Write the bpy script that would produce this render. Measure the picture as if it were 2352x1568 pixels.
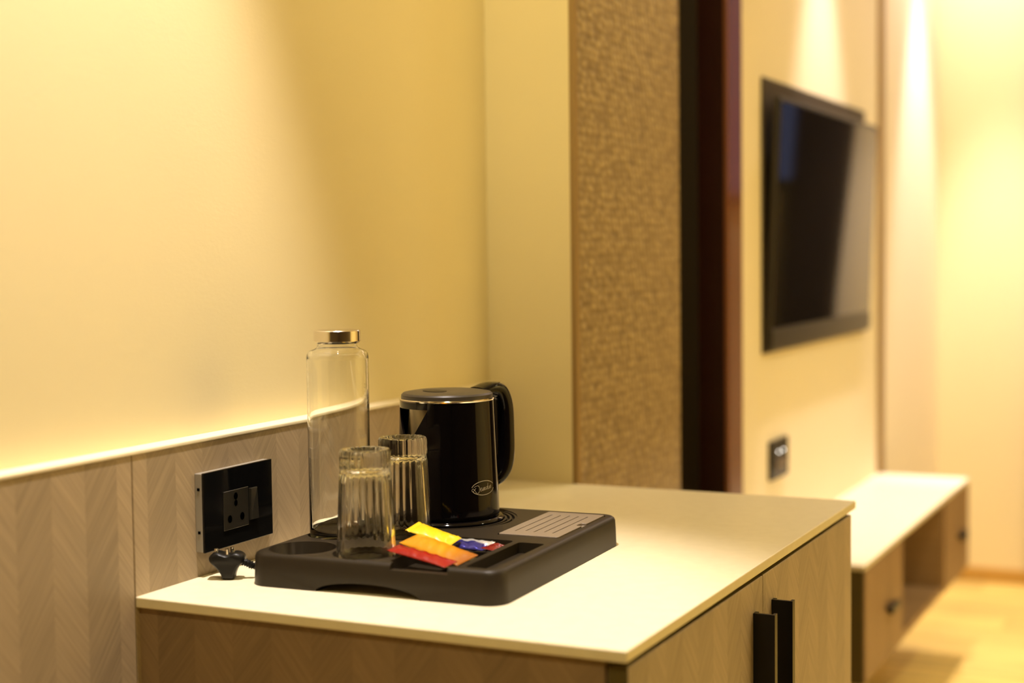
import bpy, bmesh, math, random
from mathutils import Vector, Matrix
from math import sin, cos, tan, radians, pi

sc = bpy.context.scene
for o in list(bpy.data.objects):
    bpy.data.objects.remove(o)
COL = sc.collection

# ------------------------------------------------------------------ camera
FP = 3485.4                                   # focal length in pixels of a 2352 px wide frame
def cam_axes(yaw, pitch, roll):
    cy, sy = cos(yaw), sin(yaw)
    f = Vector((sy, cy, 0)); r = Vector((cy, -sy, 0)); u = Vector((0, 0, 1))
    f2 = f * cos(pitch) - u * sin(pitch); u2 = u * cos(pitch) + f * sin(pitch)
    return r * cos(roll) + u2 * sin(roll), u2 * cos(roll) - r * sin(roll), f2
r_, u_, f_ = cam_axes(-0.4510, 0.0587, -0.0121)
cam_data = bpy.data.cameras.new('camera')
cam_data.sensor_width = 36.0
cam_data.lens = FP * 36.0 / 2352.0
cam_data.clip_start = 0.05
cam_data.dof.use_dof = True
cam_data.dof.focus_distance = 1.76
cam_data.dof.aperture_fstop = 2.4
cam = bpy.data.objects.new('camera', cam_data)
COL.objects.link(cam)
M = Matrix.Identity(4)
for i in range(3):
    M[i][0], M[i][1], M[i][2] = r_[i], u_[i], -f_[i]
M[0][3], M[1][3], M[2][3] = 1.0401, -1.2377, 1.1045
cam.matrix_world = M
sc.camera = cam

# ------------------------------------------------------------------ world, exposure, lights
w = bpy.data.worlds.new('world'); sc.world = w; w.use_nodes = True
w.node_tree.nodes['Background'].inputs[0].default_value = (1.0, 0.8, 0.5, 1)
w.node_tree.nodes['Background'].inputs[1].default_value = 0.02
vs = sc.view_settings
vs.view_transform = 'Standard'; vs.look = 'None'; vs.gamma = 1.0; vs.use_curve_mapping = False
vs.exposure = 0.0

WARM = (1.0, 0.93, 0.66)
CEIL = 2.50
def spot(name, loc, power, half_deg, blend, aim=None, size=0.035, color=WARM):
    l = bpy.data.lights.new(name, 'SPOT'); l.energy = power; l.color = color
    l.spot_size = radians(half_deg * 2); l.spot_blend = blend; l.shadow_soft_size = size
    o = bpy.data.objects.new(name, l); COL.objects.link(o); o.location = loc
    d = Vector(aim) - Vector(loc) if aim else Vector((0, 0, -1))
    o.rotation_euler = d.to_track_quat('-Z', 'Y').to_euler()
    return o
NEUTRAL = (1.0, 0.88, 0.92)
KEYC = (1.0, 0.885, 0.82)
FARC = (1.0, 0.84, 0.93)
AMBER = (1.0, 0.83, 0.42)
LAMPS = [  # x, y, beam power, half angle, blend, aim, spill power, colour, what it hangs over
    (0.30, -0.01, 190, 22.0, 0.62, (0.16, -0.03, 0.75), 7, KEYC, 'above the kettle counter'),
    (0.34, 2.36, 160, 21, 0.6, None, 22, NEUTRAL, 'above the television shelf'),
    (0.34, 3.54, 230, 22, 0.6, None, 58, FARC, 'beside the far corner'),
    (0.36, 1.18, 26, 20, 1.0, (0.12, 1.15, 1.75), 6, WARM, 'beside the gold wallpaper'),
    (1.50, 1.30, 0, 30, 0.5, None, 8, WARM, 'added as fill over the walkway beside the kettle counter'),  # unseen, added to fill the cabinet doors from the room side
    (1.50, 2.90, 60, 30, 0.5, None, 60, WARM, 'added as fill over the middle of the room'),  # unseen, added for general room fill
    (2.25, 1.25, 290, 40, 0.8, (2.45, 1.25, 1.0), 30, WARM, 'added for bounce off the golden side wall'),  # added: washes the unseen side wall so it bounces fill back
    (2.25, 2.20, 190, 40, 0.8, (2.45, 2.20, 1.0), 26, WARM, 'added for bounce off the window end of the golden side wall'),  # second added wash on the same wall
    (1.10, -1.30, 175, 23, 1.0, (0.10, 1.00, 1.85), 85, AMBER, 'added over the room entrance to brighten the return wall'),  # added spotlight, lifts the return wall and the wallpaper top
]
for (x, y, pw, ha, bl, aim, spill, lc, _) in LAMPS:
    if pw: spot('downlight_beam', (x, y, CEIL - 0.03), pw, ha, bl, aim, color=lc)
    spot('downlight_spill', (x, y, CEIL - 0.03), spill, 72, 1.0, color=lc)

# ------------------------------------------------------------------ materials
def mat(name, col=(0.8, 0.8, 0.8), rough=0.5, metal=0.0, spec=0.5, coat=0.0, trans=0.0, ior=1.45, emit=None, es=1.0):
    m = bpy.data.materials.new(name); m.use_nodes = True
    b = m.node_tree.nodes['Principled BSDF']
    b.inputs['Base Color'].default_value = (*col, 1); b.inputs['Roughness'].default_value = rough
    b.inputs['Metallic'].default_value = metal; b.inputs['Specular IOR Level'].default_value = spec
    b.inputs['Coat Weight'].default_value = coat; b.inputs['Coat Roughness'].default_value = 0.05
    b.inputs['Transmission Weight'].default_value = trans; b.inputs['IOR'].default_value = ior
    if emit:
        b.inputs['Emission Color'].default_value = (*emit, 1); b.inputs['Emission Strength'].default_value = es
    return m
class NT:
    def __init__(s, m): s.t = m.node_tree; s.b = s.t.nodes['Principled BSDF']
    def n(s, k, **p):
        x = s.t.nodes.new(k)
        for a, v in p.items(): setattr(x, a, v)
        return x
    def l(s, a, b): s.t.links.new(a, b)
    def math(s, op, a, b=None, c=None):
        x = s.n('ShaderNodeMath', operation=op)
        for i, v in enumerate((a, b, c)):
            if v is None: continue
            if isinstance(v, (int, float)): x.inputs[i].default_value = v
            else: s.l(v, x.inputs[i])
        return x.outputs[0]
    def xyz(s, a, b, c):
        x = s.n('ShaderNodeCombineXYZ')
        for i, v in enumerate((a, b, c)):
            if isinstance(v, (int, float)): x.inputs[i].default_value = v
            else: s.l(v, x.inputs[i])
        return x.outputs[0]
    def pos(s):
        g = s.n('ShaderNodeNewGeometry'); x = s.n('ShaderNodeSeparateXYZ'); s.l(g.outputs['Position'], x.inputs[0])
        return x.outputs
    def noise(s, vec, scale, detail=3, rough=0.5):
        x = s.n('ShaderNodeTexNoise'); s.l(vec, x.inputs['Vector'])
        x.inputs['Scale'].default_value = scale; x.inputs['Detail'].default_value = detail; x.inputs['Roughness'].default_value = rough
        return x.outputs[0]
    def ramp(s, fac, stops):
        x = s.n('ShaderNodeValToRGB'); s.l(fac, x.inputs[0]); e = x.color_ramp.elements
        while len(e) < len(stops): e.new(0.5)
        for i, (p, c) in enumerate(stops): e[i].position = p; e[i].color = (*c, 1)
        return x.outputs[0]
    def bump(s, h, strength, dist):
        x = s.n('ShaderNodeBump'); x.inputs['Strength'].default_value = strength; x.inputs['Distance'].default_value = dist
        s.l(h, x.inputs['Height']); s.l(x.outputs[0], s.b.inputs['Normal'])
def plaster(name, col, bump=0.06):
    m = mat(name, col, 0.65, spec=0.3); t = NT(m); p = t.pos()
    v = t.xyz(p[0], p[1], p[2])
    n = t.noise(v, 3.0, 2)
    c = tuple(k * 0.97 for k in col)
    t.l(t.ramp(n, [(0.3, c), (0.7, col)]), t.b.inputs['Base Color'])
    v2 = t.xyz(t.math('MULTIPLY', p[0], 0.6), t.math('MULTIPLY', p[1], 0.6), p[2])
    t.bump(t.noise(v2, 220.0, 2), bump, 0.002)
    return m
def chevron(name, axis, base=(0.37, 0.28, 0.168), width=0.0475, phase=0.0233, rough=0.5):
    m = mat(name, base, rough, spec=0.35); t = NT(m); p = t.pos()
    h = t.math('ADD', p[axis], 20 * width - phase)
    k = t.math('FLOOR', t.math('DIVIDE', h, width))
    pp = t.math('PINGPONG', h, width)
    g = t.math('SUBTRACT', p[2], t.math('MULTIPLY', pp, 1.25))
    al = t.math('ADD', pp, t.math('MULTIPLY', p[2], 0.55))
    v = t.xyz(t.math('MULTIPLY', g, 260.0), t.math('MULTIPLY', al, 9.0), t.math('MULTIPLY', k, 3.7))
    n1 = t.noise(v, 1.0, 2, 0.55)
    v2 = t.xyz(t.math('MULTIPLY', g, 55.0), t.math('MULTIPLY', al, 5.0), t.math('MULTIPLY', k, 5.1))
    n2 = t.noise(v2, 1.0, 2, 0.5)
    wn = t.n('ShaderNodeTexWhiteNoise', noise_dimensions='1D'); t.l(k, wn.inputs['W'])
    par = t.math('PINGPONG', k, 1.0)
    f = t.math('ADD', t.math('MULTIPLY', n1, 0.55), t.math('MULTIPLY', n2, 0.22))
    f = t.math('ADD', f, t.math('MULTIPLY', t.math('SUBTRACT', wn.outputs[0], 0.5), 0.10))
    f = t.math('ADD', f, t.math('MULTIPLY', par, 0.08))
    d = tuple(q * 0.76 for q in base); l = tuple(min(1, q * 1.22) for q in base)
    t.l(t.ramp(f, [(0.25, d), (0.48, base), (0.72, l)]), t.b.inputs['Base Color'])
    t.bump(n1, 0.12, 0.001)
    return m
CREAM = plaster('cream_paint', (0.80, 0.69, 0.395))
CREAM2 = plaster('cream_wallcovering', (0.82, 0.72, 0.50))
GOLDW = plaster('golden_paint', (0.80, 0.63, 0.28))
DARKM = mat('dark_reflection_wall', (0.10, 0.065, 0.03), 0.5)  # unseen walls kept dark so the kettle reflects little
CEILM = plaster('ceiling_paint', (0.82, 0.78, 0.66))
WOODY = chevron('chevron_wood_along_y', 1)
WOODX = chevron('chevron_wood_along_x', 0, base=(0.30, 0.205, 0.12))
WOODD = chevron('chevron_wood_doors', 1, base=(0.43, 0.345, 0.245), phase=0.01)
WOODC = chevron('console_wood', 1, base=(0.33, 0.215, 0.12), width=0.06)
EDGE = mat('dark_edge_band', (0.10, 0.075, 0.02), 0.5)
CAP = mat('cream_cap_rail', (0.85, 0.75, 0.52), 0.45)
STONE = mat('cream_laminate_top', (0.83, 0.75, 0.55), 0.38, spec=0.4)
tS = NT(STONE); pS = tS.pos()
tS.l(tS.ramp(tS.noise(tS.xyz(pS[0], pS[1], pS[2]), 60, 3), [(0.35, (0.81, 0.72, 0.49)), (0.65, (0.84, 0.75, 0.52))]), tS.b.inputs['Base Color'])
TRAYM = mat('dark_brown_tray_plastic', (0.021, 0.0150, 0.0078), 0.44, spec=0.27)
tT = NT(TRAYM); pT = tT.pos(); tT.bump(tT.noise(tT.xyz(pT[0], pT[1], pT[2]), 900, 2), 0.12, 0.0005)
LIDM = mat('taupe_tray_lid', (0.20, 0.155, 0.105), 0.45)
BLACKG = mat('gloss_black_plastic', (0.002, 0.0015, 0.0017), 0.06, spec=0.3)
BLACKP = mat('satin_black_plastic', (0.006, 0.0052, 0.004), 0.38, spec=0.3)
KLID = mat('kettle_lid_plastic', (0.036, 0.028, 0.017), 0.36, spec=0.35)
STEEL = mat('polished_steel', (0.80, 0.74, 0.62), 0.14, metal=1.0)
SPOUT = mat('spout_steel', (0.82, 0.74, 0.55), 0.27, metal=1.0)
CAPST = mat('brushed_steel_cap', (0.78, 0.72, 0.62), 0.18, metal=1.0)
LOGOM = mat('silver_print', (0.42, 0.36, 0.24), 0.4)
GLASS = mat('clear_glass', (0.98, 0.985, 0.97), 0.0, trans=1.0, ior=1.47)
HANDLE = mat('black_handle_metal', (0.006, 0.005, 0.0045), 0.30, spec=0.35)
GREYM = mat('grey_plate_side', (0.28, 0.25, 0.20), 0.4)
SOCKM = mat('black_glass_plate', (0.004, 0.004, 0.004), 0.06)
SOCKI = mat('charcoal_socket_module', (0.022, 0.019, 0.013), 0.25)
HOLE = mat('socket_hole_black', (0.0005, 0.0005, 0.0005), 0.9, spec=0.0)
MAROON = mat('dark_maroon_lacquer', (0.018, 0.003, 0.002), 0.25)
ARCH = mat('brown_lacquered_architrave', (0.17, 0.055, 0.018), 0.18, coat=0.5)
DOORM = mat('dark_door_veneer', (0.022, 0.013, 0.005), 0.4)
STRIP = mat('brown_strip', (0.30, 0.19, 0.07), 0.45)
BASEB = mat('oak_baseboard', (0.50, 0.29, 0.06), 0.45)
BOARD = mat('dark_brown_board', (0.045, 0.030, 0.014), 0.5)
TVB = mat('tv_bezel', (0.02, 0.016, 0.011), 0.3)
SCREEN = mat('tv_screen', (0.006, 0.005, 0.004), 0.05, spec=0.6)
GLINTM = mat('switch_glint', (1, 0.95, 0.85), 0.4, emit=(1.0, 0.93, 0.8), es=9.0)  # glow stands in for highlights on the switch rockers
ROCK = mat('switch_rocker', (0.16, 0.12, 0.08), 0.3)
CURT = mat('brown_curtain_fabric', (0.05, 0.032, 0.014), 0.9)
PANE = mat('evening_window_glass', (0.02, 0.02, 0.03), 0.1, emit=(0.40, 0.47, 0.85), es=0.22)
FRAMEM = mat('window_frame_dark', (0.05, 0.04, 0.03), 0.4)
LAMPM = mat('lamp_lens', (1, 0.9, 0.7), 0.5, emit=(1.0, 0.80, 0.45), es=6.0)
LAMPR = mat('lamp_ring', (0.8, 0.78, 0.72), 0.4)

def floor_mat(i):
    rnd = random.Random(i); k = rnd.uniform(0.88, 1.1)
    base = (0.60 * k, 0.42 * k, 0.105 * k)
    m = mat('oak_floor', base, 0.38); t = NT(m); p = t.pos()
    v = t.xyz(t.math('MULTIPLY', p[0], 2.5), t.math('ADD', t.math('MULTIPLY', p[1], 26.0), i * 3.1), 0.0)
    n = t.noise(v, 1.0, 4, 0.6)
    t.l(t.ramp(n, [(0.3, tuple(q * 0.62 for q in base)), (0.5, base), (0.75, tuple(q * 1.15 for q in base))]), t.b.inputs['Base Color'])
    return m
FLOORS = [floor_mat(i) for i in range(4)]

def wallpaper_mat():
    m = mat('gold_embossed_wallpaper', (0.33, 0.21, 0.085), 0.38, spec=0.6); t = NT(m); p = t.pos()
    v = t.xyz(t.math('ADD', t.math('MULTIPLY', p[1], 62.0), t.math('MULTIPLY', p[2], 16.0)), t.math('MULTIPLY', p[2], 80.0), 0.0)
    vo = t.n('ShaderNodeTexVoronoi', feature='SMOOTH_F1'); t.l(v, vo.inputs['Vector']); vo.inputs['Scale'].default_value = 1.0
    vo.inputs['Smoothness'].default_value = 0.25; vo.inputs['Randomness'].default_value = 0.5
    v2 = t.xyz(t.math('MULTIPLY', p[1], 30.0), t.math('MULTIPLY', p[2], 30.0), 0.0)
    n = t.noise(v2, 1.6, 3)
    f = t.math('ADD', t.math('MULTIPLY', vo.outputs['Distance'], 0.9), t.math('MULTIPLY', n, 0.35))
    t.l(t.ramp(f, [(0.2, (0.50, 0.37, 0.17)), (0.55, (0.33, 0.235, 0.11)), (0.95, (0.18, 0.12, 0.056))]), t.b.inputs['Base Color'])
    t.bump(t.math('SUBTRACT', 1.0, vo.outputs['Distance']), 0.45, 0.004)
    return m
PAPER = wallpaper_mat()

# ------------------------------------------------------------------ mesh helpers
def obj(name, bm, m, parent=None, smooth=False):
    me = bpy.data.meshes.new(name); bmesh.ops.recalc_face_normals(bm, faces=bm.faces[:])
    bm.to_mesh(me); bm.free()
    if smooth:
        for p in me.polygons: p.use_smooth = True
    o = bpy.data.objects.new(name, me); COL.objects.link(o)
    for x in (m if isinstance(m, (list, tuple)) else [m]): me.materials.append(x)
    if parent: o.parent = parent
    return o
def autosmooth(o, deg=35):
    me = o.data
    for p in me.polygons: p.use_smooth = True
    me.set_sharp_from_angle(angle=radians(deg))
    return o
def tag(o, label=None, cat=None, group=None, kind=None):
    if label: o['label'] = label
    if cat: o['category'] = cat
    if group: o['group'] = group
    if kind: o['kind'] = kind
    return o
def thing(name, label, cat, loc=(0, 0, 0), rz=0.0, group=None):
    o = bpy.data.objects.new(name, None); COL.objects.link(o); o.location = loc; o.rotation_euler = (0, 0, rz)
    o.empty_display_size = 0.02
    return tag(o, label, cat, group)
def bx(bm, x0, x1, y0, y1, z0, z1):
    v = [bm.verts.new((x, y, z)) for z in (z0, z1) for y in (y0, y1) for x in (x0, x1)]
    fs = [(0, 1, 3, 2), (4, 6, 7, 5), (0, 4, 5, 1), (2, 3, 7, 6), (0, 2, 6, 4), (1, 5, 7, 3)]
    return [bm.faces.new([v[i] for i in f]) for f in fs]
def box(x0, x1, y0, y1, z0, z1, bev=0.0, seg=2):
    bm = bmesh.new(); bx(bm, x0, x1, y0, y1, z0, z1)
    if bev: bmesh.ops.bevel(bm, geom=bm.edges[:], offset=bev, segments=seg, profile=0.5, affect='EDGES')
    return bm
def rrect(x0, x1, y0, y1, r, n=8):
    pts = []
    for (cx, cy, a0) in ((x1 - r, y0 + r, -90), (x1 - r, y1 - r, 0), (x0 + r, y1 - r, 90), (x0 + r, y0 + r, 180)):
        for i in range(n + 1):
            a = radians(a0 + 90 * i / n); pts.append((cx + r * cos(a), cy + r * sin(a)))
    return pts
def stack(rings):
    """closed surface through a list of equal-length loops of 3D points, capped at both ends"""
    bm = bmesh.new(); rows = [[bm.verts.new(p) for p in r] for r in rings]; n = len(rows[0])
    for a, b in zip(rows, rows[1:]):
        for i in range(n): bm.faces.new((a[i], a[(i + 1) % n], b[(i + 1) % n], b[i]))
    bm.faces.new(rows[0][::-1]); bm.faces.new(rows[-1])
    return bm
def prism(pts, z0, z1, s1=1.0):
    cx = sum(p[0] for p in pts) / len(pts); cy = sum(p[1] for p in pts) / len(pts)
    return stack([[(x, y, z0) for x, y in pts], [(cx + (x - cx) * s1, cy + (y - cy) * s1, z1) for x, y in pts]])
def lathe(profile, n=64, closed=False):
    bm = bmesh.new(); rows = []
    for (r, z) in profile:
        if r < 1e-6: rows.append([bm.verts.new((0, 0, z))])
        else: rows.append([bm.verts.new((r * cos(2 * pi * i / n), r * sin(2 * pi * i / n), z)) for i in range(n)])
    pairs = list(zip(rows, rows[1:])) + ([(rows[-1], rows[0])] if closed else [])
    for a, b in pairs:
        for i in range(n):
            j = (i + 1) % n
            if len(a) == 1 and len(b) == 1: continue
            if len(a) == 1: bm.faces.new((a[0], b[j], b[i]))
            elif len(b) == 1: bm.faces.new((a[i], a[j], b[0]))
            else: bm.faces.new((a[i], a[j], b[j], b[i]))
    return bm
def tube(path, rad, n=12, sx=1.0):
    """tube along 3D points, rad per point or single; capped"""
    P = [Vector(p) for p in path]; rads = rad if isinstance(rad, (list, tuple)) else [rad] * len(P)
    rings = []; ref = Vector((0, 0, 1))
    for i, p in enumerate(P):
        t = (P[min(i + 1, len(P) - 1)] - P[max(i - 1, 0)]).normalized()
        a = t.cross(ref)
        if a.length < 1e-3: a = t.cross(Vector((1, 0, 0)))
        a.normalize(); b = t.cross(a)
        rings.append([tuple(p + (a * cos(2 * pi * k / n) * sx + b * sin(2 * pi * k / n)) * rads[i]) for k in range(n)])
    return stack(rings)
def spline(pts, per=8):
    P = [Vector(p) for p in pts]; P = [P[0] * 2 - P[1]] + P + [P[-1] * 2 - P[-2]]; out = []
    for i in range(1, len(P) - 2):
        for k in range(per):
            t = k / per; a, b, c, d = P[i - 1], P[i], P[i + 1], P[i + 2]
            out.append(0.5 * ((2 * b) + (c - a) * t + (2 * a - 5 * b + 4 * c - d) * t * t + (3 * b - a - 3 * c + d) * t ** 3))
    out.append(P[-2]); return out
def boolean(base_bm, cutters, bev=0.0, seg=2):
    """base minus cutters, then a small bevel on sharp edges; returns a mesh-holding bmesh"""
    tmp = []
    def mk(bm):
        me = bpy.data.meshes.new('tmp'); bmesh.ops.recalc_face_normals(bm, faces=bm.faces[:]); bm.to_mesh(me); bm.free()
        o = bpy.data.objects.new('tmp', me); COL.objects.link(o); tmp.append(o); return o
    b = mk(base_bm)
    for c in cutters:
        co = mk(c); md = b.modifiers.new('b', 'BOOLEAN'); md.operation = 'DIFFERENCE'; md.solver = 'EXACT'; md.object = co
    if bev:
        md = b.modifiers.new('v', 'BEVEL'); md.width = bev; md.segments = seg; md.limit_method = 'ANGLE'; md.angle_limit = radians(40)
    dg = bpy.context.evaluated_depsgraph_get(); dg.update()
    me = bpy.data.meshes.new_from_object(b.evaluated_get(dg))
    out = bmesh.new(); out.from_mesh(me)
    for o in tmp: bpy.data.objects.remove(o)
    bpy.data.meshes.remove(me)
    return out
def struct(name, bm, m, label, parent=None):
    return tag(obj(name, bm, m, parent), label, kind='structure')

# ------------------------------------------------------------------ the room
CZ = 0.75                     # worktop height
NX = 0.122                    # face of the projecting wall with the television
ND = 0.878                    # depth at which the niche ends
RX, BY, FY = 2.60, -2.60, 3.907
fl = struct('floor', box(-0.4, RX, BY, FY + 0.1, -0.06, -0.012), FLOORS[0], 'warm oak plank floor of the room')
pl_rows = 0
PW, PL = 0.16, 1.15
y = -0.9; row = 0
while y < FY:
    x = 0.10 - (row * 0.43) % PL; j = 0
    while x < 1.9:
        x0, x1 = max(x, 0.124), min(x + PL, 1.9); y1 = min(y + PW, FY - 0.002)
        if x1 - x0 > 0.05 and y > 0.4:
            bm = box(x0 + 0.001, x1 - 0.001, y + 0.001, y1 - 0.001, -0.012, 0.0)
            obj('plank', bm, FLOORS[(row * 7 + j * 3) % 4], fl)
        x += PL; j += 1
    y += PW; row += 1
struct('ceiling', box(-0.4, RX, BY, FY + 0.1, CEIL, CEIL + 0.1), CEILM, 'plain pale ceiling above the room')
struct('wall_left', box(-0.16, -0.025, BY, ND, 0.0, CEIL), CREAM, 'smooth cream wall behind the kettle counter')
struct('wall_niche', box(-0.16, NX - 0.006, ND, 1.3535, 0.0, CEIL), CREAM, 'short cream return wall at the end of the counter')
struct('trim_2', box(NX - 0.006, NX + 0.003, ND, ND + 0.012, 0.0, CEIL), STRIP, 'thin brown corner strip beside the gold wallpaper')
struct('wall_paper', box(NX - 0.006, NX, ND + 0.012, 1.3535, 0.0, CEIL), PAPER, 'gold brown embossed wallpaper beside the dark doorway')
# doorway: dark leaf set back in a deep frame
d = tag(bpy.data.objects.new('door_1', None), 'dark wooden door set back in a deep maroon frame', kind='structure'); COL.objects.link(d)
obj('door_leaf', box(-0.02, 0.018, 1.3535, 1.632, 0.0, 2.30), DOORM, d)
obj('jamb', box(0.018, 0.067, 1.626, 1.700, 0.0, 2.30), DOORM, d)
obj('jamb', box(0.067, 0.120, 1.618, 1.7105, 0.0, 2.30), MAROON, d)
obj('architrave', box(0.120, 0.129, 1.6175, 1.7105, 0.0, 2.36, 0.002), ARCH, d)
obj('lintel', box(0.0, 0.120, 1.3535, 1.7105, 2.30, CEIL), MAROON, d)
struct('wall_television', box(-0.16, NX, 1.7105, FY + 0.1, 0.0, CEIL), CREAM2, 'pale cream wall carrying the television')
struct('trim_3', box(NX - 0.001, NX + 0.006, 2.975, 3.050, 0.0, CEIL, 0.001), STRIP, 'narrow vertical brown strip on the wall past the television')
struct('wall_far', box(NX - 0.001, RX, FY, FY + 0.1, 0.0, CEIL), CREAM, 'bright cream wall at the far end of the room')
struct('baseboard_far', box(NX - 0.001, RX, FY - 0.014, FY, 0.0, 0.048, 0.003), BASEB, 'low oak baseboard along the far wall')
struct('wall_entrance', box(RX, RX + 0.1, BY, 0.75, 0.0, CEIL), DARKM, 'dark brown side wall added near the entrance to darken reflections')  # unseen dark stretch, added for contrast in the kettle's reflections
struct('wall_right', box(RX, RX + 0.1, 0.75, FY, 0.0, CEIL), GOLDW, 'golden side wall opposite the counter')
struct('wall_back', box(-0.16, RX, BY - 0.1, BY, 0.0, CEIL), DARKM, 'dark brown wall at the room entrance')
# wainscot
wn = tag(bpy.data.objects.new('trim_1', None), 'chevron wood wainscot with cream cap along the left wall', kind='structure'); COL.objects.link(wn)
obj('panel', box(-0.025, 0.0, BY, -0.0008, 0.0, 0.8985, 0.0006, 1), WOODY, wn)
obj('panel', box(-0.025, 0.0, 0.0008, ND, 0.0, 0.8985, 0.0006, 1), WOODY, wn)
obj('cap_rail', box(-0.025, 0.0015, BY, ND, 0.8985, 0.9035, 0.0015), CAP, wn)

# window and curtains on the far wall, seen in the television screen
wd = tag(bpy.data.objects.new('window_1', None), 'dark framed window with evening sky in the far wall', kind='structure'); COL.objects.link(wd)
obj('pane', box(0.60, 1.9, FY - 0.012, FY - 0.004, 1.30, 2.2), PANE, wd)
for (a, b, c, e) in ((0.57, 0.60, 1.26, 2.24), (1.9, 1.94, 1.26, 2.24), (0.60, 1.9, 1.26, 1.30), (0.60, 1.9, 2.2, 2.24), (1.29, 1.33, 1.30, 2.2)):
    obj('frame_bar', box(a, b, FY - 0.02, FY, c, e), FRAMEM, wd)
obj('reflection_panel', box(0.60, 0.73, FY - 0.02, FY, 0.05, 1.26), FRAMEM, wd)  # added dark panel out of view, darkens the screen's reflection
def curtain(x_in, x_out, lean, label, dy=0.0):
    bm = bmesh.new(); nx, nz = 60, 24; rows = []
    for k in range(nz + 1):
        z = 0.06 + (2.36 - 0.06) * k / nz; row = []
        for i in range(nx + 1):
            s = i / nx; edge = x_in + lean * max(0.0, 1 - abs(z - 0.9) / 1.5)
            x = edge + (x_out - edge) * s
            row.append(bm.verts.new((x, FY - 0.075 - dy + 0.022 * sin(s * 34 + 0.4 * z), z)))
        rows.append(row)
    for a, b in zip(rows, rows[1:]):
        for i in range(nx): bm.faces.new((a[i], a[i + 1], b[i + 1], b[i]))
    bmesh.ops.solidify(bm, geom=bm.faces[:], thickness=0.003)
    tag(obj('curtain', bm, CURT, None, True), label, 'curtain')
curtain(0.44, 0.672, 0.05, 'long dark brown curtain gathered beside the wall nearest the television')
curtain(0.85, 1.98, -0.03, 'wide dark brown curtain drawn across the window', 0.06)

# ------------------------------------------------------------------ counter cabinet and worktop
wt = obj('worktop', box(0.0, 0.550, 0.0, ND, CZ - 0.0112, CZ, 0.0012), STONE)
tag(wt, 'cream worktop slab with the kettle tray on it', 'worktop')
cab = thing('cabinet', 'low chevron wood cabinet with two doors under the cream worktop', 'cabinet', (0, 0, 0))
GAPZ = CZ - 0.0112
obj('side_panel', box(0.0, 0.526, 0.006, 0.024, 0.07, GAPZ), WOODX, cab)
obj('side_panel', box(0.0, 0.526, 0.838, 0.856, 0.07, GAPZ), WOODX, cab)
obj('back_panel', box(0.0, 0.010, 0.024, 0.838, 0.07, GAPZ), BOARD, cab)
obj('bottom_panel', box(0.010, 0.526, 0.024, 0.838, 0.07, 0.088), WOODX, cab)
obj('top_rail', box(0.500, 0.526, 0.024, 0.838, GAPZ - 0.016, GAPZ), BOARD, cab)
obj('plinth', box(0.02, 0.49, 0.02, 0.85, 0.0, 0.07), BOARD, cab)
def pull(y0, parent):
    """black angle pull: a web standing off the door and a lip along its outer edge"""
    z0, z1 = 0.34, 0.698; t = 0.004
    bm = bmesh.new()
    pts = [(0.5485, y0), (0.5735, y0), (0.5735, y0 + 0.010), (0.5700, y0 + 0.010), (0.5700, y0 + t), (0.5525, y0 + t), (0.5525, y0 + 0.010), (0.5485, y0 + 0.010)]
    bm.free(); bm = prism(pts, z0, z1)
    o = obj('handle', bm, HANDLE, parent); tag(o, 'tall black angled pull')
for (a, b, hy) in ((0.008, 0.4252, 0.388), (0.4272, 0.857, 0.461)):
    bm = box(0.5285, 0.5485, a, b, 0.075, 0.7335, 0.0008, 1)
    dr = obj('door', bm, [WOODD, EDGE], cab)
    for p in dr.data.polygons:
        if abs(p.normal.x) < 0.5: p.material_index = 1
    pull(hy, dr)

# ------------------------------------------------------------------ welcome tray
TA = radians(2.2); TX, TY = 0.075, 0.092; TH = 0.036
def TW(u, v, z):
    return Vector((TX + u * cos(TA) - v * sin(TA), TY + u * sin(TA) + v * cos(TA), z))
tray = thing('welcome_tray', 'dark brown moulded tray holding the kettle, bottle and glasses', 'tray', (TX, TY, CZ), TA)
def loop(x0, x1, y0, y1, r, z): return [(x, y, z) for x, y in rrect(x0, x1, y0, y1, r)]
TW_, TD_ = 0.300, 0.360
def inset(i, z, r=0.022): return loop(i, TW_ - i, i, TD_ - i, max(r - i, 0.004), z)
base = stack([inset(0.0, 0.0), inset(0.0005, 0.018), inset(0.0012, TH - 0.005), inset(0.0025, TH - 0.0022), inset(0.005, TH - 0.0006), inset(0.008, TH)])
def cyl(u, v, r0, z0, r1, z1, n=64):
    return stack([[(u + r * cos(2 * pi * i / n), v + r * sin(2 * pi * i / n), z) for i in range(n)] for (r, z) in ((r0, z0), (r1, z1))])
G1, G2, BT, KT = (0.1245, 0.042), (0.113, 0.150), (0.042, 0.130), (0.112, 0.268)
cuts = [cyl(0.0455, 0.042, 0.031, TH - 0.013, 0.0380, TH + 0.003), cyl(G1[0], G1[1], 0.0335, TH - 0.005, 0.0385, TH + 0.003),
        cyl(G2[0], G2[1], 0.034, TH - 0.005, 0.0375, TH + 0.003), cyl(BT[0], BT[1], 0.0358, TH - 0.006, 0.0385, TH + 0.003),
        prism(rrect(0.168, 0.2465, 0.010, 0.158, 0.006, 3), TH - 0.014, TH + 0.003),
        prism(rrect(0.174, 0.240, -0.02, 0.030, 0.006, 3), TH - 0.007, TH + 0.003),
        prism(rrect(0.2545, 0.2855, 0.0125, 0.152, 0.004, 3), TH - 0.012, TH + 0.003),
        prism(rrect(0.212, 0.2875, 0.186, 0.341, 0.003, 2), TH - 0.004, TH + 0.003),
        cyl(KT[0], KT[1], 0.083, TH - 0.0012, 0.083, TH + 0.003, 96)]
cuts.append(cyl(KT[0], KT[1], 0.068, TH - 0.0044, 0.068, TH + 0.004, 96))
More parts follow.
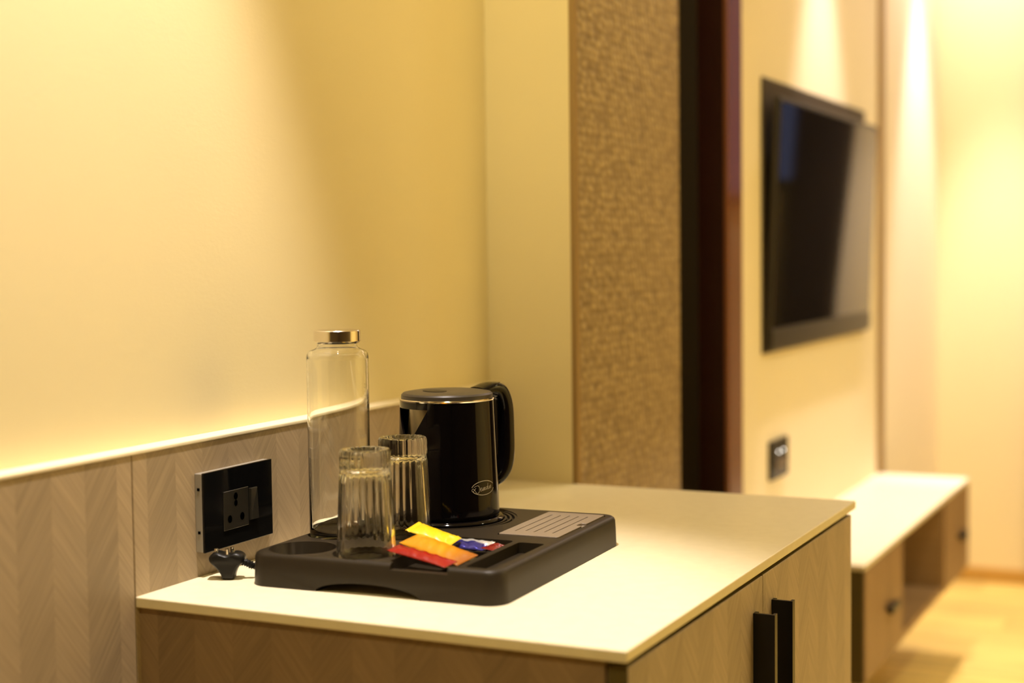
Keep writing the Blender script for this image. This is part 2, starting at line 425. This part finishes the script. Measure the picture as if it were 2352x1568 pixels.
for (ra, rb) in ((0.0705, 0.0738), (0.0765, 0.0798)):
    g_ = lathe([(ra, TH - 0.0055), (ra, TH + 0.005), (rb, TH + 0.005), (rb, TH - 0.0055)], 96, True)
    bmesh.ops.translate(g_, verts=g_.verts[:], vec=(KT[0], KT[1], 0)); cuts.append(g_)
# hand grip arch in the front edge
ar = [(0.147 + 0.062 * cos(a), 0.0125 * sin(a)) for a in [pi * i / 24 for i in range(25)]]
arch = stack([[(x, -0.02, z - 0.0005) for x, z in ar] + [(0.085, -0.02, -0.004)], [(x, 0.05, z - 0.0005) for x, z in ar] + [(0.085, 0.05, -0.004)]])
cuts.append(arch)
tb = obj('tray_body', boolean(base, cuts, 0.0009, 2), TRAYM, tray); autosmooth(tb, 40)
lidb = prism(rrect(0.2135, 0.286, 0.1875, 0.3395, 0.003, 3), TH - 0.004, TH + 0.0012)
gc = [prism(rrect(0.2245 + i * 0.0115, 0.2262 + i * 0.0115, 0.208 + 0.004 * (i % 2), 0.322, 0.0008, 3), TH - 0.0012, TH + 0.004) for i in range(5)]
gc.append(prism(rrect(0.2785, 0.290, 0.262, 0.278, 0.004, 4), TH - 0.002, TH + 0.004))
lid = obj('compartment_lid', boolean(lidb, gc, 0.0004, 1), LIDM, tray); tag(lid, 'taupe lid with five pressed grooves')

# ------------------------------------------------------------------ kettle
kp = TW(KT[0], KT[1], CZ + TH - 0.0042)
SP = radians(-115.3)
ket = thing('electric_kettle', 'glossy black electric kettle with steel rim standing on the tray', 'kettle', kp)
H = 0.150
def krad(z):
    t = (z - 0.008) / (H - 0.008)
    return 0.0618 - 0.0052 * t
kb = lathe([(0, 0), (0.0655, 0), (0.0665, 0.0015), (0.0665, 0.005), (0.0645, 0.0075), (0.0625, 0.0082), (0, 0.0082)], 96)
autosmooth(obj('base_plate', kb, BLACKG, ket))
# outer shell as columns, with a V-shaped opening at the spout
N = 240; vtop, vtip, half = H - 0.0105, H - 0.0535, radians(30)
bm = bmesh.new(); cols = []
zs_low = [0.0082, 0.009, 0.010, 0.014] + [0.014 + i * (vtip - 0.014) / 8 for i in range(1, 9)]
for i in range(N + 1):
    a = 2 * pi * i / N; dd = abs((a - pi)); 
    off = (a - pi)
    zv = vtop if abs(off) >= half else vtip + (vtop - vtip) * (abs(off) / half) ** 1.15
    zs = zs_low + [vtip + (zv - vtip) * k / 6 for k in range(1, 7)]
    ang = SP + pi + a
    cols.append([Vector((krad(z) * cos(ang), krad(z) * sin(ang), z)) for z in zs])
    for q, z in ((0, 0.0082), (1, 0.009)): cols[-1][q] = Vector(((krad(z) - 0.0015 + q * 0.0010) * cos(ang), (krad(z) - 0.0015 + q * 0.0010) * sin(ang), z))
vm = {}
def gv(p):
    k = tuple(round(c, 6) for c in p)
    if k not in vm: vm[k] = bm.verts.new(p)
    return vm[k]
def quad(*ps):
    vsx = []
    for p in ps:
        v = gv(p)
        if v not in vsx: vsx.append(v)
    if len(vsx) >= 3:
        try: bm.faces.new(vsx)
        except ValueError: pass
for i in range(N):
    A, B = cols[i], cols[i + 1]
    for k in range(len(A) - 1): quad(A[k], B[k], B[k + 1], A[k + 1])
    a0 = SP + pi + 2 * pi * i / N; a1 = SP + pi + 2 * pi * (i + 1) / N
    zz = [vtop, H - 0.006, H - 0.0025]
    for z0, z1 in zip(zz, zz[1:]):
        quad(*[Vector((krad(z) * cos(a), krad(z) * sin(a), z)) for a, z in ((a0, z0), (a1, z0), (a1, z1), (a0, z1))])
bmesh.ops.recalc_face_normals(bm, faces=bm.faces[:])
bmesh.ops.solidify(bm, geom=bm.faces[:], thickness=0.0022)
sh = obj('body_shell', bm, BLACKG, ket); autosmooth(sh, 45)
autosmooth(obj('rim', lathe([(krad(H) - 0.006, H - 0.0026), (krad(H) + 0.0004, H - 0.0026), (krad(H) + 0.0009, H - 0.0012), (krad(H) + 0.0004, H), (krad(H) - 0.006, H)], 120, True), STEEL, ket))
# steel spout: a beak-shaped channel behind the opening
bm = bmesh.new(); rows = []
for k in range(15):
    z = vtip - 0.008 + (H - 0.004 - (vtip - 0.008)) * k / 14; t = k / 14; row = []
    for i in range(25):
        s = (i / 24) * 2 - 1; a = SP + s * (half + 0.06)
        r = krad(z) - 0.0035 - 0.013 * abs(s) ** 1.2 * t - 0.004 * (1 - t)
        row.append(bm.verts.new((r * cos(a), r * sin(a), z)))
    rows.append(row)
for A, B in zip(rows, rows[1:]):
    for i in range(24): bm.faces.new((A[i], A[i + 1], B[i + 1], B[i]))
bmesh.ops.solidify(bm, geom=bm.faces[:], thickness=0.0008)
obj('spout', bm, SPOUT, ket, True)
rl = krad(H) - 0.002
autosmooth(obj('lid', lathe([(0, H - 0.002), (rl, H - 0.002), (rl + 0.0006, H + 0.001), (rl + 0.0002, H + 0.0042), (rl - 0.002, H + 0.0062), (rl - 0.012, H + 0.0078), (0.024, H + 0.0085), (0.0, H + 0.0085)], 96), KLID, ket), 30)
HD = SP + pi
def kpt(r, z, side=0.0, ang=HD): return (r * cos(ang) - side * sin(ang), r * sin(ang) + side * cos(ang), z)
dimp = stack([[kpt(-0.018 + 0.012 * cos(a), z, 0.018 * sin(a)) for a in [2 * pi * i / 24 for i in range(24)]] for z in (H + 0.0078, H + 0.0089)])
obj('thumb_recess', dimp, BLACKP, ket)
# handle loop
def sweep(path, widths, thick, ang):
    """path of (radius, z); rounded-rectangle section, width across, thickness in the loop plane"""
    rings = []; P = [Vector((a, 0, b)) for a, b in path]
    for i, p in enumerate(P):
        t = (P[min(i + 1, len(P) - 1)] - P[max(i - 1, 0)]).normalized(); nrm = Vector((t.z, 0, -t.x)); ring = []
        w = widths[i] / 2; h = thick[i] / 2
        for k in range(20):
            a = 2 * pi * k / 20; ca, sa = cos(a), sin(a)
            cw = math.copysign(abs(ca) ** 0.6, ca) * w; ch = math.copysign(abs(sa) ** 0.6, sa) * h
            q = p + nrm * ch; ring.append(kpt(q.x, q.z, cw, ang))
        rings.append(ring)
    return stack(rings)
hp = spline([(0.046, 0, H + 0.0035), (0.064, 0, H + 0.0060), (0.077, 0, H + 0.0015), (0.0845, 0, H - 0.016), (0.0862, 0, H - 0.045), (0.0862, 0, H - 0.075), (0.0825, 0, H - 0.092), (0.073, 0, H - 0.104), (0.0580, 0, H - 0.111)], 6)
path = [(p.x, p.z) for p in hp]; n = len(path)
wd_ = [0.030 - 0.004 * (i / (n - 1)) for i in range(n)]; th_ = [0.011 + 0.009 * min(1, max(0, sin(pi * i / (n - 1)) * 1.4)) for i in range(n)]
autosmooth(obj('handle', sweep(path, wd_, th_, HD), BLACKG, ket), 50)
sw = stack([[kpt(0.070 + 0.010 * cos(a), z + (0.0 if k == 0 else 0.002), 0.008 * sin(a)) for a in [2 * pi * i / 16 for i in range(16)]] for k, z in enumerate((H + 0.008, H + 0.0115))])
autosmooth(obj('lid_button', sw, BLACKG, ket), 30)
# printed logo: oval outline and script name, wrapped round the shell
LA = radians(-17.5); LZ = 0.046
def wrap(a, b, out=0.00035):
    z = LZ + b; r = krad(z) + out; t = LA + a / r
    return (r * cos(t), r * sin(t), z)
def ribbon(pts, wdt, bm, closed=False, out=0.00035):
    n = len(pts); L = []
    for i in range(n):
        p = Vector(pts[i]); q0 = Vector(pts[(i - 1) % n] if closed or i > 0 else pts[i]); q1 = Vector(pts[(i + 1) % n] if closed or i < n - 1 else pts[i])
        t = (q1 - q0); t = t.normalized() if t.length > 1e-9 else Vector((1, 0)); nn = Vector((-t.y, t.x)) * wdt / 2
        L.append((bm.verts.new(wrap(*(p + nn), out)), bm.verts.new(wrap(*(p - nn), out))))
    for i in range(n if closed else n - 1):
        a, b = L[i], L[(i + 1) % n]; bm.faces.new((a[0], b[0], b[1], a[1]))
bm = bmesh.new()
ov = [(0.0185 * cos(a), 0.0082 * sin(a)) for a in [2 * pi * i / 64 for i in range(64)]]
for k0 in (4, 36): ribbon([ov[(k0 + i) % 64] for i in range(27)], 0.0007, bm)
def sp2(pts, per=6): return [(p.x, p.y) for p in spline([(x, y, 0) for x, y in pts], per)]
strokes = [  # cursive word in millimetres
    [(-14.5, 1.6), (-11, 2.6), (-8, 2.2), (-6.6, -0.6), (-8.2, -3.6), (-11, -3.6), (-13.2, -1.0), (-15.5, 0.6), (-17.0, -0.6), (-15.8, -1.8), (-13.6, -0.6), (-11.6, 1.0)],
    [(-5.6, -1.6), (-4.2, -0.6), (-4.6, 0.4), (-5.6, -0.6), (-5.4, -2.4), (-4.0, -2.4), (-3.0, -1.0)],
    [(-2.8, 0.3), (-3.0, -2.0), (-2.0, -2.4), (-0.9, 0.3), (-1.2, -2.3), (-0.4, -2.0)],
    [(0.2, 0.3), (-0.1, -2.3), (1.2, 0.2), (1.7, -0.6), (1.4, -2.2), (2.2, -2.0)],
    [(5.2, 0.0), (4.0, 0.3), (3.0, -1.2), (3.8, -2.2), (5.2, -0.6), (6.2, 3.2), (5.6, -0.6), (5.8, -2.2), (6.6, -1.8)],
    [(7.2, 0.4), (7.0, -1.6), (8.0, -2.1), (9.2, 0.4), (8.9, -1.8), (9.8, -1.6)],
    [(10.4, -1.0), (11.6, 0.0), (11.2, 0.8), (10.2, -0.2), (10.6, -1.8), (12.2, -1.2)],
]
for s in strokes: ribbon([(x * 0.00108, y * 0.00135 + 0.0004 + x * 0.00006) for x, y in sp2(s)], 0.00042, bm)
tag(obj('logo', bm, LOGOM, ket), 'silver script name in an oval')

# ------------------------------------------------------------------ glass bottle
bp = TW(BT[0], BT[1], CZ + TH - 0.006)
bt = thing('glass_bottle', 'tall clear glass water bottle with round steel cap', 'bottle', bp)
RB = 0.0352; SH = 0.2145
outer = [(0, 0.0), (RB - 0.005, 0.0), (RB - 0.0015, 0.0012), (RB - 0.0003, 0.004), (RB, 0.010), (RB, SH - 0.006), (RB - 0.0008, SH - 0.002), (RB - 0.0035, SH + 0.0012), (0.0262, SH + 0.0032), (0.0232, SH + 0.0052), (0.0222, SH + 0.0080), (0.0222, SH + 0.0190)]
tk = 0.0021
inner = [(0.0222 - tk, SH + 0.0190), (0.0222 - tk, SH + 0.0080), (0.0215, SH + 0.0050), (0.0245, SH + 0.0016), (RB - 0.006, SH - 0.0012), (RB - 0.0032, SH - 0.005), (RB - tk, SH - 0.010), (RB - tk, 0.016), (RB - 0.004, 0.0095), (RB - 0.009, 0.0075), (0, 0.0068)]
autosmooth(obj('bottle_body', lathe(outer + inner, 96), GLASS, bt), 60)
c0 = SH + 0.0100
autosmooth(obj('cap', lathe([(0.0224, c0), (0.0240, c0 - 0.0005), (0.0258, c0 + 0.0012), (0.0266, c0 + 0.0022), (0.0266, c0 + 0.0135), (0.0258, c0 + 0.0145), (0, c0 + 0.0145), (0, c0 + 0.0125), (0.0224, c0 + 0.0125)], 96, True), CAPST, bt), 30)
# dotted print on the back of the bottle
bm = bmesh.new()
for i in range(9):
    for k in range(5):
        a = radians(20 + i * 4.4 + 2.2 * (k % 2)); z = 0.158 + k * 0.0045; r = RB + 0.0001
        c = Vector((r * cos(a), r * sin(a), z)); t = Vector((-sin(a), cos(a), 0)); u2 = Vector((0, 0, 1))
        bm.faces.new([bm.verts.new(c + (t * cos(q) + u2 * sin(q)) * 0.0006) for q in [2 * pi * j / 6 for j in range(6)]])
tag(obj('dot_print', bm, LOGOM, bt), kind='stuff')

# ------------------------------------------------------------------ upturned tumblers
def tumbler_mesh():
    """upside down: mouth at the bottom (z=0), thick base at the top, fluted outer wall"""
    Hg, n = 0.1165, 144
    def flute(a, k): return 1.0 - k * (0.5 + 0.5 * cos(24 * a))
    prof = [(0.0318, 0.0, 0), (0.0322, 0.0008, 0), (0.0321, 0.008, 0), (0.0317, 0.014, 0.004), (0.0309, 0.030, 0.022), (0.0285, 0.080, 0.04), (0.0281, 0.0905, 0.04), (0.0272, 0.0935, 0.0), (0.0269, 0.0955, 0.0), (0.0276, 0.0975, 0.05), (0.0279, 0.101, 0.02), (0.0276, 0.106, 0.05), (0.0278, 0.110, 0.02), (0.0276, 0.1135, 0.04), (0.0262, Hg, 0.03), (0.0205, Hg - 0.0003, 0.10), (0.017, Hg - 0.003, 0.06), (0.0, Hg - 0.0035, 0)]
    inn = [(0.0, 0.0975, 0), (0.012, 0.0970, 0), (0.0215, 0.0945, 0), (0.0246, 0.0890, 0), (0.0255, 0.080, 0), (0.0290, 0.014, 0), (0.0300, 0.002, 0), (0.0306, 0.0, 0)]
    bm = bmesh.new(); rows = []
    for (r, z, k) in prof + inn:
        if r < 1e-6: rows.append([bm.verts.new((0, 0, z))]); continue
        rows.append([bm.verts.new((r * flute(2 * pi * i / n, k) * cos(2 * pi * i / n), r * flute(2 * pi * i / n, k) * sin(2 * pi * i / n), z)) for i in range(n)])
    for A, B in list(zip(rows, rows[1:])) + [(rows[-1], rows[0])]:
        for i in range(n):
            j = (i + 1) % n
            if len(A) == 1 and len(B) == 1: continue
            if len(A) == 1: bm.faces.new((A[0], B[j], B[i]))
            elif len(B) == 1: bm.faces.new((A[i], A[j], B[0]))
            else: bm.faces.new((A[i], A[j], B[j], B[i]))
    return bm
g1 = obj('tumbler', tumbler_mesh(), GLASS); autosmooth(g1, 60)
g1.location = TW(G1[0], G1[1], CZ + TH - 0.005)
tag(g1, 'fluted clear tumbler upside down beside the empty round recess of the tray', 'glass', 'upturned fluted tumblers on the tray')
g2 = g1.copy(); COL.objects.link(g2); g2.location = TW(G2[0], G2[1], CZ + TH - 0.005); g2.rotation_euler = (0, 0, 0.1)
tag(g2, 'fluted clear tumbler upside down between the kettle and the sachets', 'glass', 'upturned fluted tumblers on the tray')

# ------------------------------------------------------------------ sachets
def sachet(name, L, Wd, T, colf, p0, p1, roll, label, crimp=0.005):
    """pillow packet: crimped flat ends, bulging middle; from p0 to p1 (tray coordinates)"""
    bm = bmesh.new(); nu, nv = 24, 12; top, bot = [], []
    for i in range(nu + 1):
        x = (i / nu - 0.5) * L; e = min(1.0, max(0.0, (L / 2 - abs(x) - crimp) / (L * 0.22)))
        A, B = [], []
        for k in range(nv + 1):
            s = (k / nv - 0.5) * 2; zz = T / 2 * math.sqrt(max(0, e)) * (1 - abs(s) ** 2.4) + 0.00025
            zz *= 1 + 0.18 * sin(x * 420 + s * 3.0) * e
            wob = 0.0008 * sin(i * 2.6) * (1 if e == 0 else 0.2)
            yv = s * Wd / 2 * (1 - 0.06 * e)
            A.append(bm.verts.new((x, yv, zz + wob))); B.append(bm.verts.new((x, yv, -zz + wob)))
        top.append(A); bot.append(B)
    for R in (top, bot):
        for a, b in zip(R, R[1:]):
            for k in range(nv): bm.faces.new((a[k], a[k + 1], b[k + 1], b[k]))
    for k in range(nv):
        bm.faces.new((top[0][k], bot[0][k], bot[0][k + 1], top[0][k + 1])); bm.faces.new((top[-1][k], top[-1][k + 1], bot[-1][k + 1], bot[-1][k]))
    for i in range(nu):
        bm.faces.new((top[i][0], top[i + 1][0], bot[i + 1][0], bot[i][0])); bm.faces.new((top[i][-1], bot[i][-1], bot[i + 1][-1], top[i + 1][-1]))
    o = obj(name, bm, colf, None, True)
    a, b = TW(*p0), TW(*p1); x = (b - a).normalized(); yv = Vector((0, 0, 1)).cross(x).normalized(); z = x.cross(yv)
    Mx = Matrix.Identity(4)
    for i in range(3): Mx[i][0], Mx[i][1], Mx[i][2], Mx[i][3] = x[i], yv[i], z[i], (a[i] + b[i]) / 2
    o.matrix_world = Mx @ Matrix.Rotation(roll, 4, 'X')
    tag(o, label, 'sachet', 'drink sachets in the tray')
    return o
def foil(name, c, rough=0.3, c2=None, lo=0.45, hi=0.55, metal=0.0, ax=0):
    m = mat(name, c, rough, metal=metal, coat=0.3)
    if c2:
        t = NT(m); tc = t.n('ShaderNodeTexCoord'); s = t.n('ShaderNodeSeparateXYZ'); t.l(tc.outputs['Generated'], s.inputs[0])
        t.l(t.ramp(s.outputs[ax], [(lo, c), (hi, c2)]), t.b.inputs['Base Color'])
    return m
Z0 = CZ + TH
sachet('sugar_sachet', 0.062, 0.030, 0.004, foil('olive_paper', (0.075, 0.062, 0.008)), (0.224, 0.045, Z0 - 0.0105), (0.226, 0.105, Z0 - 0.0105), 0.0, 'olive green flat sachet lying lowest beside the slot of the tray')
sachet('sugar_sachet', 0.034, 0.016, 0.006, foil('dark_red_foil', (0.16, 0.006, 0.005), 0.25), (0.2325, 0.118, Z0 - 0.003), (0.2365, 0.148, Z0 - 0.0035), 0.1, 'small dark red sachet beside the silver and blue one')
sachet('milk_sachet', 0.050, 0.030, 0.009, foil('silver_blue_foil', (0.04, 0.035, 0.24), 0.16, (0.80, 0.78, 0.74), 0.42, 0.55, 0.55, 1), (0.182, 0.132, Z0 - 0.002), (0.224, 0.136, Z0 - 0.0035), 0.16, 'shiny silver and dark blue sachet behind the orange one')
sachet('tea_sachet', 0.056, 0.028, 0.007, foil('yellow_foil', (0.78, 0.50, 0.008), 0.3), (0.146, 0.114, Z0 + 0.0165), (0.192, 0.112, Z0 + 0.0045), 0.18, 'bright yellow sachet sticking up behind the orange one')
sachet('coffee_sachet', 0.092, 0.031, 0.010, foil('orange_foil', (0.60, 0.25, 0.005), 0.3, (0.30, 0.09, 0.005), 0.62, 0.95), (0.152, 0.091, Z0 + 0.0085), (0.234, 0.060, Z0 - 0.0035), 0.22, 'orange and amber sachet leaning over the pile in the tray')
sachet('coffee_sachet', 0.076, 0.023, 0.008, foil('red_foil', (0.27, 0.005, 0.003), 0.25), (0.156, 0.043, Z0 + 0.0075), (0.229, 0.032, Z0 - 0.0030), 0.10, 'red sachet with rounded end at the front notch of the tray')

# ------------------------------------------------------------------ wall socket
sk = thing('wall_socket', 'black glass wall socket with grey side plate on the wood panelling', 'socket', (0, 0, 0))
obj('mounting_plate', box(0.0, 0.0095, 0.1030, 0.2325, 0.7780, 0.8655, 0.0008), GREYM, sk)
for zc in (0.848, 0.800): obj('clip_notch', box(0.0035, 0.0068, 0.1025, 0.1036, zc - 0.0016, zc + 0.0016), HOLE, sk)
obj('cover_plate', box(0.0095, 0.0125, 0.1030, 0.2325, 0.7775, 0.8660, 0.0006), SOCKM, sk)
so = obj('socket_module', box(0.0125, 0.0136, 0.1370, 0.1840, 0.7965, 0.8405, 0.0004, 1), SOCKI, sk)
def disc_x(x, yc, zc, ry, rz, dx, n=20):
    return stack([[(xx, yc + ry * cos(2 * pi * i / n), zc + rz * sin(2 * pi * i / n)) for i in range(n)] for xx in (x, x + dx)])
for (yc, zc, q) in ((0.1595, 0.8330, 0.0032), (0.1595, 0.8252, 0.0027), (0.1478, 0.8085, 0.0034), (0.1712, 0.8085, 0.0034)):
    obj('pin_hole', disc_x(0.0136, yc, zc, q * 1.15, q * 1.25, 0.0002), HOLE, so)
rk = stack([[(0.0125, 0.1862, 0.8010), (0.0125, 0.2010, 0.8010), (0.0125, 0.2010, 0.8380), (0.0125, 0.1862, 0.8380)], [(0.0142, 0.1868, 0.8016), (0.0158, 0.2004, 0.8016), (0.0142, 0.2004, 0.8374), (0.0158, 0.1868, 0.8374)]])
obj('rocker', rk, SOCKI, sk)

# ------------------------------------------------------------------ plug and cable
VX = Vector((0.9, 0.436, 0)); VY = Vector((-0.436, 0.9, 0))
pc = Vector((0.0360, 0.1120, CZ))
pg = thing('power_plug', 'black three pin plug resting on the worktop below the wall socket', 'plug', pc)
out = spline([(-0.004, 0, 0.0005), (0.0065, 0, 0.0005), (0.0085, 0, 0.006), (0.0125, 0, 0.014), (0.0185, 0, 0.020), (0.0178, 0, 0.0265), (0.010, 0, 0.0300), (0.0, 0, 0.0275), (-0.011, 0, 0.0305), (-0.0185, 0, 0.0265), (-0.0190, 0, 0.0205), (-0.0125, 0, 0.0135), (-0.0070, 0, 0.006), (-0.0055, 0, 0.0008)], 4)
rings = []
cxm = Vector((0, 0, 0.017))
for (dpt, s) in ((-0.011, 0.80), (-0.0095, 0.93), (-0.007, 1.0), (0.007, 1.0), (0.0095, 0.93), (0.011, 0.80)):
    ring = []
    for p in out:
        q = cxm + (p - cxm) * s; v = VX * q.x + VY * dpt; ring.append((v.x, v.y, max(0.0003, q.z)))
    rings.append(ring)
autosmooth(obj('plug_body', stack(rings), BLACKP, pg), 40)
for (a, dp) in ((-0.0125, 0.0), (0.0, -0.004), (0.004, 0.006)):
    b0 = VX * a + VY * dp
    obj('pin', tube([(b0.x, b0.y, 0.026), (b0.x, b0.y, 0.0335)], 0.0022, 12), STEEL, pg)
cs = VX * 0.0155 + Vector((0, 0, 0.019))
cp = [tuple(cs), tuple(cs + VX * 0.006 + Vector((0, 0, -0.002))), tuple(cs + VX * 0.012 + VY * 0.001 + Vector((0, 0, -0.0055)))]
path = spline(cp, 9)
autosmooth(obj('strain_relief', tube(path, [0.0036 + 0.0009 * (1 if (i // 2) % 2 else 0) for i in range(len(path))], 14), BLACKP, pg), 30)
e0 = Vector(cp[-1])
cb = [e0, e0 + Vector((0.006, 0.010, -0.006)), Vector((0.0205, 0.050, 0.0034)), Vector((0.014, 0.12, 0.0034)), Vector((0.008, 0.20, 0.0034))]
autosmooth(obj('cable', tube(spline(cb, 8), 0.0030, 12), BLACKP, pg), 60)

# ------------------------------------------------------------------ television
tv = thing('television', 'flat black television mounted on a dark board on the cream wall', 'television', (NX, 2.27, 0.88))
def tvp(name, b, m, par=tv):
    bmesh.ops.translate(b, verts=b.verts[:], vec=(-NX, -2.27, -0.88)); return obj(name, b, m, par)
tvp('backing_board', box(NX + 0.0004, 0.1265, 1.862, 2.803, 0.884, 1.464, 0.001), BOARD)
TILT = Matrix.Translation((0.1275, 0, 0.888)) @ Matrix.Rotation(radians(2.3), 4, 'Y') @ Matrix.Translation((-0.1275, 0, -0.888))
def tvt(name, b, m):
    bmesh.ops.transform(b, matrix=TILT, verts=b.verts[:]); return tvp(name, b, m)
tvp('bracket', box(0.1265, 0.134, 2.05, 2.60, 1.20, 1.40), BOARD)
tvt('housing', box(0.1275, 0.1400, 1.868, 2.800, 0.889, 1.424, 0.003), TVB)
tvt('screen', box(0.1395, 0.1412, 1.880, 2.788, 0.938, 1.414, 0.0004, 1), SCREEN)
tvt('lower_bezel', box(0.1395, 0.1425, 1.873, 2.795, 0.893, 0.934, 0.0008), TVB)

# ------------------------------------------------------------------ switch plate under the television
sp = thing('switch_plate', 'small dark switch plate with two glowing glints on the cream wall', 'switch', (NX, 1.975, 0.65))
def spp(name, b, m):
    bmesh.ops.translate(b, verts=b.verts[:], vec=(-NX, -1.975, -0.65)); return obj(name, b, m, sp)
spp('plate', box(NX, 0.131, 1.910, 2.040, 0.608, 0.692, 0.001), SOCKI)
for i in range(3): spp('rocker', box(0.131, 0.1335, 1.945 + i * 0.025, 1.965 + i * 0.025, 0.625, 0.650, 0.0006), ROCK)
for yc in (1.962, 1.998): spp('glint', disc_x(0.131, yc, 0.6655, 0.0020, 0.0020, 0.0008), GLINTM)  # glowing discs drawn as the bright highlights

# ------------------------------------------------------------------ floating console
cn = thing('floating_console', 'wall hung wooden console with white top, two drawers and open niche', 'console', (NX, 2.37, 0.2355))
def cnp(name, b, m, par=cn):
    bmesh.ops.translate(b, verts=b.verts[:], vec=(-NX, -2.37, -0.2355)); return obj(name, b, m, par)
XF = 0.364; Y0, Y1 = 1.742, 2.990
cnp('top', box(NX, XF + 0.004, Y0 - 0.004, Y1 + 0.002, 0.4655, 0.4768, 0.0012), STONE)
cnp('end_panel', box(NX, XF, Y0, Y0 + 0.018, 0.2355, 0.4655), EDGE)
cnp('end_panel', box(NX, XF, Y1 - 0.018, Y1, 0.2355, 0.4655), EDGE)
cnp('bottom_panel', box(NX, XF, Y0 + 0.018, Y1 - 0.018, 0.2355, 0.2535), WOODC)
cnp('back_panel', box(NX, NX + 0.010, Y0 + 0.018, Y1 - 0.018, 0.2535, 0.4655), WOODC)
cnp('divider', box(NX + 0.010, XF - 0.001, 2.100, 2.118, 0.2535, 0.4655), WOODC)
cnp('divider', box(NX + 0.010, XF - 0.001, 2.612, 2.630, 0.2535, 0.4655), WOODC)
def knob(yc, zc, par):
    b = box(XF + 0.010, XF + 0.020, yc - 0.040, yc + 0.040, zc - 0.008, zc + 0.008, 0.0015)
    bx(b, XF + 0.004, XF + 0.012, yc - 0.030, yc - 0.022, zc - 0.005, zc + 0.005); bx(b, XF + 0.004, XF + 0.012, yc + 0.022, yc + 0.030, zc - 0.005, zc + 0.005)
    cnp('handle', b, HANDLE, par)
for (a, b, kc) in ((Y0 + 0.001, 2.110, 1.975), (2.620, Y1 - 0.001, 2.855)):
    dw = cnp('drawer', box(XF, XF + 0.004, a, b, 0.238, 0.4625, 0.0006, 1), WOODC)
    knob(kc, 0.345, dw)

# ------------------------------------------------------------------ ceiling downlights
for (x, y, pw, ha, bl, aim, spill, lc, where) in LAMPS:
    t = thing('ceiling_downlight', 'round recessed ceiling downlight ' + where, 'downlight', (x, y, CEIL))
    t['group'] = 'recessed ceiling downlights'
    autosmooth(obj('ring', lathe([(0.036, -0.002), (0.036, -0.008), (0.050, -0.006), (0.052, 0.0), (0.036, 0.0)], 40, True), LAMPR, t), 30)
    obj('lens', lathe([(0, -0.001), (0.034, -0.001), (0.034, -0.004), (0, -0.004)], 40), LAMPM, t)
